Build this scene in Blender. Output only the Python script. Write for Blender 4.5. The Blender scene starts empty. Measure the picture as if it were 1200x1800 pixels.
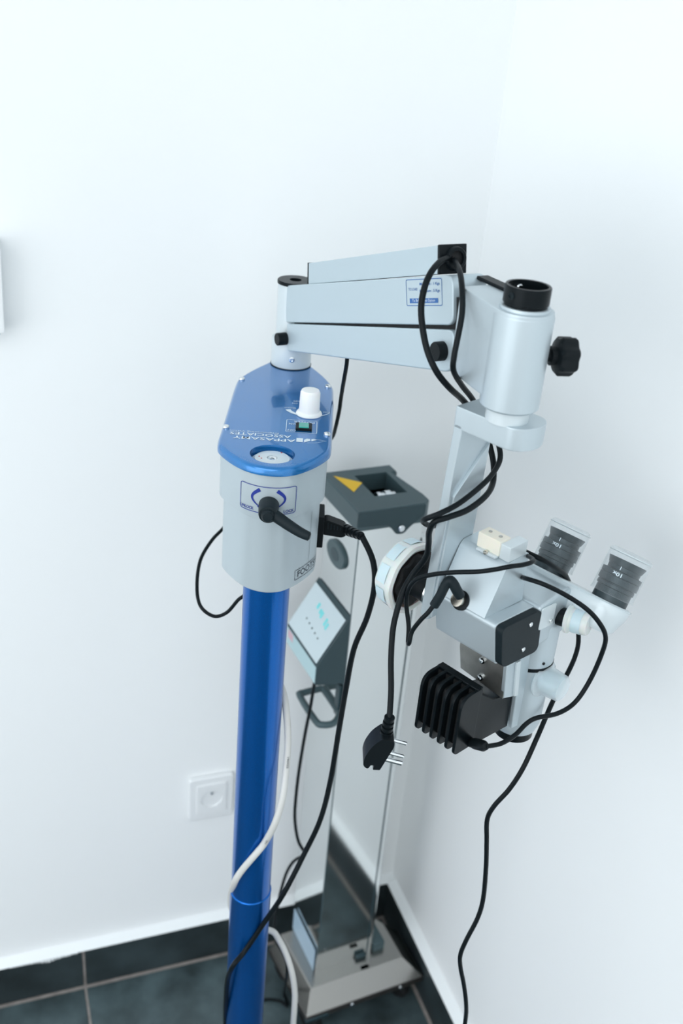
import bpy, bmesh, math, random
from mathutils import Matrix, Vector

# ------------------------------------------------------------------ camera, light, exposure
scene = bpy.context.scene
COLL = scene.collection
random.seed(7)

cam_data = bpy.data.cameras.new('camera')
cam = bpy.data.objects.new('camera', cam_data)
COLL.objects.link(cam)
cam_data.sensor_fit = 'VERTICAL'
cam_data.sensor_height = 36.0
cam_data.sensor_width = 24.0
cam_data.lens = 35.0
cam_data.clip_start = 0.02
CR = Vector((0.94173, -0.32699, 0.07892)); CU = Vector((0.08529, 0.45906, 0.88430)); CF = Vector((0.32539, 0.82604, -0.46020))
cam.matrix_world = Matrix(((CR.x, CU.x, -CF.x, 0), (CR.y, CU.y, -CF.y, 0), (CR.z, CU.z, -CF.z, 1.7), (0, 0, 0, 1)))
cam_data.dof.use_dof = True
cam_data.dof.focus_distance = 1.03
cam_data.dof.aperture_fstop = 4.5
scene.camera = cam

world = bpy.data.worlds.new('world')
scene.world = world
world.use_nodes = True
bg = world.node_tree.nodes['Background']
bg.inputs[0].default_value = (0.915, 0.972, 1.0, 1)
bg.inputs[1].default_value = 1.2

def area_light(name, loc, target, sx, sy, power, colour):
    d = bpy.data.lights.new(name, 'AREA'); d.shape = 'RECTANGLE'; d.size = sx; d.size_y = sy
    d.energy = power; d.color = colour
    o = bpy.data.objects.new(name, d); COLL.objects.link(o)
    o.location = loc
    o.rotation_euler = (Vector(target) - Vector(loc)).to_track_quat('-Z', 'Y').to_euler()
    return o
area_light('window_daylight', (-2.5, -0.6, 1.35), (0.6, 0.9, 0.9), 2.6, 2.2, 22, (0.93, 0.97, 1.0))
area_light('ceiling_panel_light', (-0.9, -0.7, 2.72), (-0.6, -0.4, 0), 2.2, 2.2, 30, (0.95, 0.98, 1.0))

scene.view_settings.view_transform = 'Standard'
scene.view_settings.look = 'None'
scene.view_settings.gamma = 1.0
scene.view_settings.use_curve_mapping = False
scene.view_settings.exposure = 0.21

# ------------------------------------------------------------------ materials
MATS = {}
def mat(name, col, rough=0.5, metal=0.0, coat=0.0, noise=None, bump=None, alpha=None, trans=0.0, spec=0.5, ior=1.45, emit=None, sss=0.0):
    m = bpy.data.materials.new(name); m.use_nodes = True
    nt = m.node_tree; b = nt.nodes['Principled BSDF']
    b.inputs['Base Color'].default_value = (*col, 1); b.inputs['Roughness'].default_value = rough
    b.inputs['Metallic'].default_value = metal; b.inputs['Coat Weight'].default_value = coat
    b.inputs['Coat Roughness'].default_value = 0.03
    b.inputs['Specular IOR Level'].default_value = spec; b.inputs['IOR'].default_value = ior
    b.inputs['Transmission Weight'].default_value = trans
    if sss: b.inputs['Subsurface Weight'].default_value = sss; b.inputs['Subsurface Scale'].default_value = 0.01
    if alpha is not None: b.inputs['Alpha'].default_value = alpha
    if emit: b.inputs['Emission Color'].default_value = (*emit[0], 1); b.inputs['Emission Strength'].default_value = emit[1]
    tc = nt.nodes.new('ShaderNodeTexCoord')
    if noise:
        scale, lo, hi, detail = noise
        n = nt.nodes.new('ShaderNodeTexNoise'); n.inputs['Scale'].default_value = scale; n.inputs['Detail'].default_value = detail
        nt.links.new(tc.outputs['Object'], n.inputs['Vector'])
        r = nt.nodes.new('ShaderNodeValToRGB')
        r.color_ramp.elements[0].position = 0.3; r.color_ramp.elements[1].position = 0.7
        r.color_ramp.elements[0].color = (*[c*lo for c in col], 1); r.color_ramp.elements[1].color = (*[c*hi for c in col], 1)
        nt.links.new(n.outputs['Fac'], r.inputs['Fac']); nt.links.new(r.outputs['Color'], b.inputs['Base Color'])
    if bump:
        scale, strength, dist = bump
        n = nt.nodes.new('ShaderNodeTexNoise'); n.inputs['Scale'].default_value = scale; n.inputs['Detail'].default_value = 3
        nt.links.new(tc.outputs['Object'], n.inputs['Vector'])
        bp = nt.nodes.new('ShaderNodeBump'); bp.inputs['Strength'].default_value = strength; bp.inputs['Distance'].default_value = dist
        nt.links.new(n.outputs['Fac'], bp.inputs['Height']); nt.links.new(bp.outputs['Normal'], b.inputs['Normal'])
    MATS[name] = m
    return m
mat('wall_paint', (0.905, 0.925, 0.932), 0.55, bump=(14, 0.05, 0.002))
mat('ledge_paint', (0.88, 0.91, 0.92), 0.5, bump=(90, 0.2, 0.002))
mat('ceiling_paint', (0.85, 0.88, 0.9), 0.7)
mat('slate_tile', (0.045, 0.066, 0.072), 0.42, noise=(12, 0.5, 2.0, 8), bump=(30, 0.25, 0.002))
mat('skirting_tile', (0.026, 0.037, 0.041), 0.4, noise=(11, 0.6, 1.5, 6), bump=(30, 0.25, 0.002))
mat('grout', (0.34, 0.31, 0.29), 0.9, noise=(60, 0.8, 1.15, 3))
mat('silver_paint', (0.50, 0.575, 0.615), 0.40, metal=0.45, bump=(900, 0.06, 0.0004), spec=0.5)
mat('silver_satin', (0.52, 0.595, 0.635), 0.40, metal=0.50, bump=(700, 0.05, 0.0004))
mat('arm_paint', (0.51, 0.605, 0.655), 0.4, metal=0.3, spec=0.5)
mat('pale_enamel', (0.62, 0.69, 0.72), 0.3, metal=0.1, coat=0.3)
mat('blue_paint', (0.0, 0.125, 0.48), 0.30, metal=0.8, coat=0.3, noise=(1500, 0.85, 1.15, 2))
mat('blue_lid', (0.0, 0.165, 0.47), 0.25, metal=0.5, coat=0.75, noise=(1500, 0.85, 1.15, 2), ior=1.6)
MATS['blue_lid'].node_tree.nodes['Principled BSDF'].inputs['Coat IOR'].default_value = 1.55
mat('black_plastic', (0.006, 0.009, 0.011), 0.42, spec=0.16, bump=(800, 0.1, 0.0004))
mat('graphite_plastic', (0.011, 0.018, 0.022), 0.45, spec=0.16, bump=(900, 0.15, 0.0005))
mat('black_anodised', (0.005, 0.008, 0.010), 0.3, spec=0.16, metal=0.2)
mat('eyepiece_black', (0.045, 0.062, 0.07), 0.35, metal=0.4)
mat('rubber_black', (0.005, 0.008, 0.010), 0.38, spec=0.16, bump=(500, 0.08, 0.0004))
mat('cable_white', (0.62, 0.62, 0.60), 0.5)
mat('deep_black', (0.003, 0.004, 0.005), 0.7)
mat('chrome', (0.75, 0.78, 0.80), 0.14, metal=1.0)
mat('brass_nickel', (0.66, 0.62, 0.55), 0.22, metal=1.0)
mat('polished_steel', (0.74, 0.765, 0.76), 0.085, metal=1.0, noise=(4, 0.97, 1.02, 2))
mat('base_steel', (0.40, 0.39, 0.37), 0.26, metal=1.0, bump=(20, 0.05, 0.002))
mat('lip_steel', (0.10, 0.095, 0.09), 0.35, metal=0.8)
mat('mill_steel', (0.42, 0.42, 0.40), 0.38, metal=0.9, noise=(45, 0.75, 1.2, 4))
mat('teal_grey', (0.056, 0.094, 0.105), 0.42)
mat('teal_dark', (0.023, 0.050, 0.060), 0.42)
mat('warning_yellow', (0.85, 0.52, 0.02), 0.5)
mat('silicone', (0.80, 0.83, 0.81), 0.35, sss=0.3, trans=0.15)
mat('silicone_blue', (0.56, 0.69, 0.74), 0.35, sss=0.2)
mat('ivory_plastic', (0.80, 0.76, 0.66), 0.4, sss=0.2)
mat('white_plastic', (0.84, 0.86, 0.87), 0.35)
mat('knob_white', (0.90, 0.90, 0.89), 0.35, sss=0.15)
mat('panel_white', (0.56, 0.66, 0.70), 0.15, coat=0.5)
mat('display_cyan', (0.20, 0.68, 0.70), 0.4)
mat('strip_blue', (0.42, 0.60, 0.64), 0.3)
mat('pink_print', (0.62, 0.42, 0.48), 0.4)
mat('label_sky_tint', (0.42, 0.56, 0.68), 0.25)  # reflected sky put into the base colour of the label plate
mat('print_blue', (0.010, 0.030, 0.26), 0.5)
mat('print_mid_blue', (0.03, 0.13, 0.38), 0.5)
mat('print_white', (0.72, 0.80, 0.86), 0.5)
mat('print_black', (0.02, 0.03, 0.05), 0.5)
mat('switch_green', (0.02, 0.36, 0.30), 0.25, coat=0.4)
mat('red_print', (0.5, 0.04, 0.03), 0.5)
mat('lens_glass', (0.03, 0.04, 0.06), 0.05, coat=1.0)

def clear_plastic(name, lo, hi, tint):
    m = bpy.data.materials.new(name); m.use_nodes = True; nt = m.node_tree
    for n in list(nt.nodes): nt.nodes.remove(n)
    out = nt.nodes.new('ShaderNodeOutputMaterial'); mix = nt.nodes.new('ShaderNodeMixShader')
    tr = nt.nodes.new('ShaderNodeBsdfTransparent'); tr.inputs[0].default_value = (*tint, 1)
    gl = nt.nodes.new('ShaderNodeBsdfPrincipled'); gl.inputs['Base Color'].default_value = (0.85, 0.9, 0.93, 1); gl.inputs['Roughness'].default_value = 0.08
    lw = nt.nodes.new('ShaderNodeLayerWeight'); lw.inputs[0].default_value = 0.35
    mr = nt.nodes.new('ShaderNodeMapRange'); mr.inputs['To Min'].default_value = lo; mr.inputs['To Max'].default_value = hi
    nt.links.new(lw.outputs['Facing'], mr.inputs['Value']); nt.links.new(mr.outputs[0], mix.inputs[0])
    nt.links.new(tr.outputs[0], mix.inputs[1]); nt.links.new(gl.outputs[0], mix.inputs[2]); nt.links.new(mix.outputs[0], out.inputs[0])
    MATS[name] = m
clear_plastic('clear_plastic', 0.03, 0.45, (0.97, 0.985, 0.99))
clear_plastic('frosted_plastic', 0.30, 0.8, (0.9, 0.95, 0.96))

# ------------------------------------------------------------------ mesh helpers
def frame(ox, oy, xx, xy, oz=0.0):
    X = Vector((xx, xy, 0)).normalized(); Y = Vector((-X.y, X.x, 0)); Z = Vector((0, 0, 1))
    return Matrix(((X.x, Y.x, 0, ox), (X.y, Y.y, 0, oy), (0, 0, 1, oz), (0, 0, 0, 1)))
I4 = Matrix.Identity(4)
BOX = frame(0.272, 0.895, 0.949, -0.316)
ARM = frame(0.3696, 1.1608, 0.1498, -0.9887)
SC = frame(0.440, 0.724, 0.42, -0.907)          # x = h (towards the camera), y = e (towards the wall), z up
COL = frame(0.481, 1.146, math.cos(0.09), math.sin(0.09))

def axes(origin, ax, up=(0, 0, 1)):
    """matrix whose local Z runs along ax, at origin"""
    z = Vector(ax).normalized(); u = Vector(up)
    if abs(z.dot(u.normalized())) > 0.98: u = Vector((1, 0, 0))
    x = u.cross(z).normalized(); y = z.cross(x)
    return Matrix(((x.x, y.x, z.x, origin[0]), (x.y, y.y, z.y, origin[1]), (x.z, y.z, z.z, origin[2]), (0, 0, 0, 1)))
# profile maps: a prism built in XY and extruded along Z, put into a frame
XZ_Y = Matrix(((1, 0, 0, 0), (0, 0, 1, 0), (0, 1, 0, 0), (0, 0, 0, 1)))     # profile (x, z), depth along y
YZ_X = Matrix(((0, 0, 1, 0), (1, 0, 0, 0), (0, 1, 0, 0), (0, 0, 0, 1)))     # profile (y, z), depth along x

def fix(bm):
    bmesh.ops.recalc_face_normals(bm, faces=bm.faces[:]); return bm
def xf(bm, M):
    bmesh.ops.transform(bm, matrix=M, verts=bm.verts[:])
    if M.to_3x3().determinant() < 0: bmesh.ops.reverse_faces(bm, faces=bm.faces[:])
    return bm
def bevel(bm, w, segs=2, ang=30):
    if w > 0:
        es = [e for e in bm.edges if len(e.link_faces) == 2 and e.calc_face_angle(0) > math.radians(ang)]
        bmesh.ops.bevel(bm, geom=es, offset=w, segments=segs, profile=0.6, affect='EDGES', clamp_overlap=True)
    return bm
def round_poly(pts, r, n=5):
    out = []; N = len(pts)
    for i in range(N):
        p = Vector(pts[i][:2]); a = Vector(pts[i-1][:2]); b = Vector(pts[(i+1) % N][:2])
        rr = r[i] if isinstance(r, (list, tuple)) else r
        d1 = a-p; d2 = b-p; t = min(rr, d1.length*0.49, d2.length*0.49)
        if t < 1e-5: out.append((p.x, p.y)); continue
        s = p+d1.normalized()*t; e = p+d2.normalized()*t
        for k in range(n+1):
            u = k/n; q = s*(1-u)**2+p*2*u*(1-u)+e*u*u; out.append((q.x, q.y))
    return out
def chaikin(pts, it=2):
    for _ in range(it):
        o = []
        for i in range(len(pts)):
            a = pts[i]; b = pts[(i+1) % len(pts)]
            o += [(a[0]*.75+b[0]*.25, a[1]*.75+b[1]*.25), (a[0]*.25+b[0]*.75, a[1]*.25+b[1]*.75)]
        pts = o
    return pts
def area2(p): return sum(p[i-1][0]*p[i][1]-p[i][0]*p[i-1][1] for i in range(len(p)))
def inset(pts, d):
    if area2(pts) < 0: pts = pts[::-1]
    out = []; N = len(pts)
    for i in range(N):
        a = Vector(pts[i-1]); p = Vector(pts[i]); b = Vector(pts[(i+1) % N])
        n1 = Vector((-(p-a).y, (p-a).x)).normalized(); n2 = Vector((-(b-p).y, (b-p).x)).normalized()
        n = (n1+n2); n = n.normalized() if n.length > 1e-6 else n1
        out.append(tuple(p+n*(d/max(0.4, n.dot(n1)))))
    return out
def prism(pts, z0, z1, bev=0.0, segs=2):
    bm = bmesh.new()
    a = [bm.verts.new((p[0], p[1], z0)) for p in pts]; b = [bm.verts.new((p[0], p[1], z1)) for p in pts]
    bm.faces.new(a[::-1]); bm.faces.new(b)
    for i in range(len(pts)): bm.faces.new((a[i-1], a[i], b[i], b[i-1]))
    fix(bm); bevel(bm, bev, segs); return bm
def loft(outline, levels, hole=None, hole_floor=None):
    """levels = [(z, inset)] from bottom to top; optional hole outline cut through the top"""
    bm = bmesh.new(); loops = []
    for z, d in levels:
        q = inset(outline, d); loops.append([bm.verts.new((p[0], p[1], z)) for p in q])
    N = len(loops[0])
    for l0, l1 in zip(loops, loops[1:]):
        for i in range(N): bm.faces.new((l0[i-1], l0[i], l1[i], l1[i-1]))
    bm.faces.new(loops[0][::-1])
    if not hole: bm.faces.new(loops[-1])
    else:
        z = levels[-1][0]
        h = [bm.verts.new((p[0], p[1], z)) for p in hole]; g = [bm.verts.new((p[0], p[1], hole_floor)) for p in hole]
        es = []
        for L in (loops[-1], h):
            for i in range(len(L)):
                es.append(bm.edges.get((L[i-1], L[i])) or bm.edges.new((L[i-1], L[i])))
        bmesh.ops.triangle_fill(bm, use_beauty=True, use_dissolve=False, edges=es)
        for i in range(len(h)): bm.faces.new((h[i-1], h[i], g[i], g[i-1]))
        bm.faces.new(g)
    return fix(bm)
def box(x0, x1, y0, y1, z0, z1, bev=0.0, segs=2):
    return prism([(x0, y0), (x1, y0), (x1, y1), (x0, y1)], z0, z1, bev, segs)
def lathe(prof, n=40, lobes=0, amp=0.0, lob_from=None):
    """profile [(r, z)] spun about Z; r = 0 closes the end"""
    bm = bmesh.new(); rings = []
    for j, (r, z) in enumerate(prof):
        if r < 1e-6: rings.append([bm.verts.new((0, 0, z))]); continue
        ring = []
        for i in range(n):
            t = 2*math.pi*i/n
            k = 1+(amp*math.cos(lobes*t) if lobes and (lob_from is None or j in lob_from) else 0)
            ring.append(bm.verts.new((r*k*math.cos(t), r*k*math.sin(t), z)))
        rings.append(ring)
    for a, b in zip(rings, rings[1:]):
        if len(a) == 1 and len(b) == 1: continue
        for i in range(n):
            if len(a) == 1: bm.faces.new((a[0], b[i], b[i-1]))
            elif len(b) == 1: bm.faces.new((a[i-1], a[i], b[0]))
            else: bm.faces.new((a[i-1], a[i], b[i], b[i-1]))
    return fix(bm)
def disc(r, z0, z1, n=32, bev=0.0):
    if bev: return lathe([(0, z0), (r-bev, z0), (r, z0+bev), (r, z1-bev), (r-bev, z1), (0, z1)], n)
    return lathe([(0, z0), (r, z0), (r, z1), (0, z1)], n)
def catmull(pts, sub=6):
    P = [Vector(p) for p in pts]; out = []
    for i in range(len(P)-1):
        p0 = P[max(i-1, 0)]; p1 = P[i]; p2 = P[i+1]; p3 = P[min(i+2, len(P)-1)]
        for k in range(sub):
            t = k/sub
            out.append(0.5*((2*p1)+(p2-p0)*t+(2*p0-5*p1+4*p2-p3)*t*t+(3*p1-p0-3*p2+p3)*t**3))
    out.append(P[-1]); return out
def tube(pts, r, n=10, sub=6, smooth=True, closed=False):
    P = catmull(pts, sub) if smooth else [Vector(p) for p in pts]
    bm = bmesh.new(); rings = []; up = None; N = len(P)
    for i, p in enumerate(P):
        if closed: t = (P[(i+1) % N]-P[i-1]).normalized()
        else: t = (P[min(i+1, N-1)]-P[max(i-1, 0)]).normalized()
        if up is None: up = t.orthogonal().normalized()
        else:
            up = up-t*up.dot(t)
            up = up.normalized() if up.length > 1e-6 else t.orthogonal().normalized()
        s = t.cross(up); rr = r(i/(N-1)) if callable(r) else r
        rings.append([bm.verts.new(p+(up*math.cos(2*math.pi*k/n)+s*math.sin(2*math.pi*k/n))*rr) for k in range(n)])
    for a, b in (list(zip(rings, rings[1:])) + ([(rings[-1], rings[0])] if closed else [])):
        for k in range(n): bm.faces.new((a[k-1], a[k], b[k], b[k-1]))
    if not closed: bm.faces.new(rings[0][::-1]); bm.faces.new(rings[-1])
    return fix(bm)
def join(*bms):
    out = bmesh.new()
    for b in bms:
        me = bpy.data.meshes.new('tmp'); b.to_mesh(me); b.free(); out.from_mesh(me); bpy.data.meshes.remove(me)
    return out
def ribbon(pts, w, closed=False, z=0.0):
    """flat printed line in XY; w number or function of 0..1"""
    bm = bmesh.new(); L = []; N = len(pts)
    for i in range(N):
        p = Vector(pts[i]); a = Vector(pts[i-1] if (closed or i) else pts[0]); b = Vector(pts[(i+1) % N] if (closed or i < N-1) else pts[-1])
        d = (b-a).normalized(); n = Vector((-d.y, d.x)); ww = (w(i/(N-1)) if callable(w) else w)/2
        L.append((bm.verts.new((p.x+n.x*ww, p.y+n.y*ww, z)), bm.verts.new((p.x-n.x*ww, p.y-n.y*ww, z))))
    for i in range(0 if closed else 1, N):
        bm.faces.new((L[i-1][0], L[i-1][1], L[i][1], L[i][0]))
    bm.faces.ensure_lookup_table()
    for f in bm.faces: f.normal_update()
    if bm.faces and bm.faces[0].normal.z < 0: bmesh.ops.reverse_faces(bm, faces=bm.faces[:])
    return bm
def flat(pts, z=0.0):
    bm = bmesh.new(); f = bm.faces.new([bm.verts.new((p[0], p[1], z)) for p in pts]); f.normal_update()
    if f.normal.z < 0: f.normal_flip()
    return bm
_TXT = {}
def text(s, w, h=None, bold=0.0):
    """flat lettering, centred at the origin, w wide"""
    cu = bpy.data.curves.new('t', 'FONT'); cu.body = s; cu.size = 1; cu.resolution_u = 2; cu.offset = bold
    o = bpy.data.objects.new('t', cu); COLL.objects.link(o)
    dg = bpy.context.evaluated_depsgraph_get(); dg.update()
    me = o.evaluated_get(dg).to_mesh()
    bm = bmesh.new(); bm.from_mesh(me); o.evaluated_get(dg).to_mesh_clear()
    bpy.data.objects.remove(o); bpy.data.curves.remove(cu)
    xs = [v.co.x for v in bm.verts]; ys = [v.co.y for v in bm.verts]
    sx = w/(max(xs)-min(xs)); sy = (h/(max(ys)-min(ys))) if h else sx
    cx = (max(xs)+min(xs))/2; cy = (max(ys)+min(ys))/2
    for v in bm.verts: v.co = Vector(((v.co.x-cx)*sx, (v.co.y-cy)*sy, 0))
    return bm
def shift(bm, x, y, z=0.0): return xf(bm, Matrix.Translation((x, y, z)))

WM = {}
def add(name, bm, m, parent=None, M=I4, kind=None, sharp=38):
    """link a bmesh (in frame M) as ONE mesh object"""
    for f in bm.faces: f.smooth = True
    lim = math.radians(sharp)
    for e in bm.edges:
        if len(e.link_faces) == 2 and e.calc_face_angle(0) > lim: e.smooth = False
    me = bpy.data.meshes.new(name); bm.to_mesh(me); bm.free()
    me.materials.append(MATS[m])
    o = bpy.data.objects.new(name, me); COLL.objects.link(o)
    if parent is not None:
        o.parent = parent; o.matrix_basis = WM[parent.name].inverted() @ M
    else: o.matrix_basis = M
    WM[o.name] = M.copy()
    if kind: o['kind'] = kind
    if len(me.polygons) > 5 and name != 'cord':
        w = o.modifiers.new('face_weighted_shading', 'WEIGHTED_NORMAL'); w.keep_sharp = True; w.weight = 60
    return o
def twin(src, parent, M, name=None):
    o = src.copy(); COLL.objects.link(o); o.parent = parent
    o.matrix_basis = WM[parent.name].inverted() @ M if parent else M
    WM[o.name] = M.copy(); return o
def tag(o, label, cat, group=None):
    o['label'] = label; o['category'] = cat
    if group: o['group'] = group
    return o
def thing(name, label, cat, loc, group=None):
    o = bpy.data.objects.new(name, None); COLL.objects.link(o); o.empty_display_size = 0.05
    o.location = loc; WM[o.name] = Matrix.Translation(loc)
    return tag(o, label, cat, group)
def sub(o, label): o['label'] = label; return o

# ------------------------------------------------------------------ the room
YL, XR = 1.304, 0.687            # faces of the skirting tiles; the walls lie 17 mm behind
SK = 0.097; TH = 0.017
add('wall_left', box(-3.2, XR+0.25, YL+TH, YL+TH+0.15, 0, 2.8), 'wall_paint', kind='structure')
add('wall_right', box(XR+TH, XR+TH+0.15, -3.0, YL+TH, 0, 2.8), 'wall_paint', kind='structure')
add('ceiling', box(-3.2, XR+0.25, -3.0, YL+TH+0.15, 2.8, 2.9), 'ceiling_paint', kind='structure')
floor = add('floor', box(-3.2, XR+0.25, -3.0, YL+TH+0.15, -0.06, -0.0015), 'grout', kind='structure')
T = 0.6; X0 = 0.0825; G = 0.0045
tile_src = None
for i in range(-4, 1):
    for j in range(5):
        x0 = X0+i*T; y1 = YL-G-j*T
        x1 = x0+T-G if i < 0 else XR-G-0.001
        if i < 0 and tile_src is not None:
            twin(tile_src, floor, Matrix.Translation((x0, y1, 0)))
        else:
            o = add('tile', box(0, x1-x0, -(T-G), 0, -0.02, 0, 0.0008, 1), 'slate_tile', floor, Matrix.Translation((x0, y1, 0)))
            if i < 0: tile_src = o
bl = add('baseboard_left', box(-3.2, XR+TH, YL+0.003, YL+TH, -0.001, SK-0.001), 'grout', kind='structure')
for i in range(-5, 1):
    x0 = X0+i*T; x1 = x0+T-G if i < 0 else XR+TH-0.001
    add('skirting_tile', box(x0, x1, YL, YL+0.012, 0.002, SK, 0.0008, 1), 'skirting_tile', bl)
br = add('baseboard_right', box(XR+0.003, XR+TH, -3.0, YL, -0.001, SK-0.001), 'grout', kind='structure')
for j in range(7):
    y1 = YL-0.001-j*T
    add('skirting_tile', box(XR, XR+0.012, y1-T+G, y1, 0.002, SK, 0.0008, 1), 'skirting_tile', br)
add('trim_1', xf(prism([(YL-0.0005, SK), (YL+TH+0.002, SK), (YL+TH+0.002, SK+0.010), (YL+0.006, SK+0.004)], -3.2, XR+TH, 0), YZ_X), 'ledge_paint', kind='structure')
add('trim_2', xf(prism([(XR-0.0005, SK), (XR+TH+0.002, SK), (XR+TH+0.002, SK+0.010), (XR+0.006, SK+0.004)], -3.0, YL, 0), XZ_Y), 'ledge_paint', kind='structure')
# paint smear over the top of the left skirting tile
sm = bmesh.new()
pts_top = [(0.012+0.006*k, 0.0) for k in range(21)]
rs = random.Random(3)
for k in range(20):
    a = -0.050+0.006*k; d0 = 0.0015+0.0075*math.exp(-((k-11)/4.5)**2)*rs.uniform(.4, 1.1)+rs.uniform(0, .0012)
    sm.faces.new([sm.verts.new(v) for v in ((a, YL-0.0004, SK+0.0004), (a+0.006, YL-0.0004, SK+0.0004), (a+0.0055, YL-0.0004, SK-d0), (a+0.001, YL-0.0004, SK-d0*rs.uniform(.5, 1)))])
add('paint_smear', fix(sm), 'ledge_paint', bl)

# wall socket
so = thing('wall_socket', 'white square wall socket low on the left wall behind the blue pole', 'socket', (0.316, YL+TH, 0.41))
WY = YL+TH
add('cover_plate', xf(prism(round_poly([(0.276, 0.363), (0.3565, 0.363), (0.3565, 0.4585), (0.276, 0.4585)], 0.006), WY-0.010, WY, 0.003, 3), XZ_Y), 'white_plastic', so)
ring_o = [(0.3165+0.0195*math.cos(2*math.pi*k/40), 0.411+0.0195*math.sin(2*math.pi*k/40)) for k in range(40)]
ins = round_poly([(0.2895, 0.378), (0.3435, 0.378), (0.3435, 0.4445), (0.2895, 0.4445)], 0.004)
add('socket_insert', xf(loft(ins, [(-WY+0.009, 0), (-WY+0.0118, 0), (-WY+0.0125, 0.0008)], ring_o, -WY+0.001), Matrix(((1, 0, 0, 0), (0, 0, -1, 0), (0, 1, 0, 0), (0, 0, 0, 1)))), 'white_plastic', so)
add('earth_pin', disc(0.0024, 0, 0.012, 12), 'chrome', so, axes((0.3165, WY-0.001, 0.424), (0, -1, 0)))
for sx in (-1, 1):
    add('contact_hole', disc(0.0027, 0, 0.0006, 14), 'deep_black', so, axes((0.3165+sx*0.0095, WY-0.001, 0.411), (0, -1, 0)))
# white box at the very left of the frame
wb = thing('wall_box', 'white box on the left wall, cut off by the left edge of the photo', 'wall box', (-0.12, WY, 1.28))
add('housing', xf(prism(round_poly([(-0.30, 1.284), (0.0285, 1.284), (0.0315, 1.40), (-0.30, 1.40)], 0.005), WY-0.032, WY, 0.003, 2), XZ_Y), 'white_plastic', wb)
add('lower_lip', xf(prism([(-0.295, 1.2805), (0.024, 1.2805), (0.024, 1.2845), (-0.295, 1.2845)], WY-0.024, WY, 0.001, 1), XZ_Y), 'pale_enamel', wb)

# ------------------------------------------------------------------ polished steel column unit in the corner
un = thing('steel_column_unit', 'mirror polished steel column unit with dark grey cap, standing in the room corner', 'medical device', (0.53, 1.19, 0))
CW, CD, CT = 0.1035, 0.116, 1.036
body_o = round_poly([(0, 0), (CW, 0), (CW, CD), (0, CD)], [0.0015, 0.0008, 0.001, 0.004], 3)
add('column', prism(body_o, 0.098, CT), 'polished_steel', un, COL)
add('back_panel', prism(round_poly([(CW+0.0013, 0.0005), (CW+0.011, 0.0005), (CW+0.011, CD), (CW+0.0013, CD)], [0.001, 0.003, 0.001, 0.001], 3), 0.098, 1.0), 'polished_steel', un, COL)
add('seam', box(CW-0.0006, CW+0.0018, -0.0006, CD, 0.1, 1.0), 'teal_dark', un, COL)
add('corner_seam', box(-0.0006, 0.0008, -0.0006, 0.0008, 0.20, CT-0.005), 'teal_grey', un, COL)
# cap
capo = [(-0.0085, -0.009), (0.0985, -0.009), (0.110, 0.002), (0.110, 0.020), (0.0985, 0.098), (0.1075, 0.100), (0.1075, 0.124), (-0.0085, 0.124)]
capm = add('cap', loft(capo, [(1.032, 0.0008), (1.0335, 0), (1.061, 0), (1.0635, 0.0018)], [(0.036, 0.031), (0.089, 0.031), (0.089, 0.101), (0.036, 0.101)], 1.036), 'teal_grey', un, COL, sharp=25)
add('side_flange', xf(prism(round_poly([(-0.0085, 1.0395), (0.041, 1.0365), (0.0485, 1.028), (0.0545, 1.0195), (0.068, 1.0195), (0.0745, 1.028), (0.0985, 1.0465), (0.0985, 1.062), (-0.0085, 1.062)], [0.001, .004, .006, .006, .006, .006, .003, .001, .001], 4), -0.011, -0.0065, 0.0006, 1), XZ_Y), 'teal_dark', un, COL)
add('bolt', disc(0.0052, 0, 0.003, 20, 0.001), 'chrome', un, COL @ axes((0.0612, -0.011, 1.0295), (0, -1, 0)))
add('hinge_block', box(0.1005, 0.125, 0.050, 0.095, 1.0, 1.027, 0.002, 1), 'teal_grey', un, COL)
jaw = add('jaw', xf(lathe([(0, 0), (0.010, 0), (0.010, 0.006), (0.0085, 0.007), (0.0085, 0.012), (0.011, 0.013), (0.011, 0.022), (0.008, 0.023), (0.008, 0.03), (0, 0.03)], 28), axes((0.050, 0.052, 1.047), (1, 0, 0))), 'chrome', un, COL)
add('warning_sticker', flat([(0.0045, 0.1085), (0.0375, 0.076), (0.0115, 0.0505)], 1.0640), 'warning_yellow', un, COL)
# oval speaker on the left face
def on_left(z): return Matrix(((0, 0, -1, 0), (-1, 0, 0, 0), (0, 1, 0, 0), (0, 0, 0, 1)))
LF = Matrix(((0, 0, -1, 0), (-1, 0, 0, 0.0615), (0, 1, 0, 0.9565), (0, 0, 0, 1)))   # local x -> -Y, y -> Z, z -> -X
ov = [(0.031*math.cos(2*math.pi*k/40), 0.0205*math.sin(2*math.pi*k/40)) for k in range(40)]
dial = add('dial', loft(ov, [(-0.004, 0), (0.0035, 0), (0.005, 0.0015)]), 'teal_grey', un, COL @ LF)
add('dial_centre', loft([(x*0.45, y*0.5) for x, y in ov], [(0.005, 0), (0.0054, 0.0004)]), 'teal_dark', dial, COL @ LF)
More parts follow.
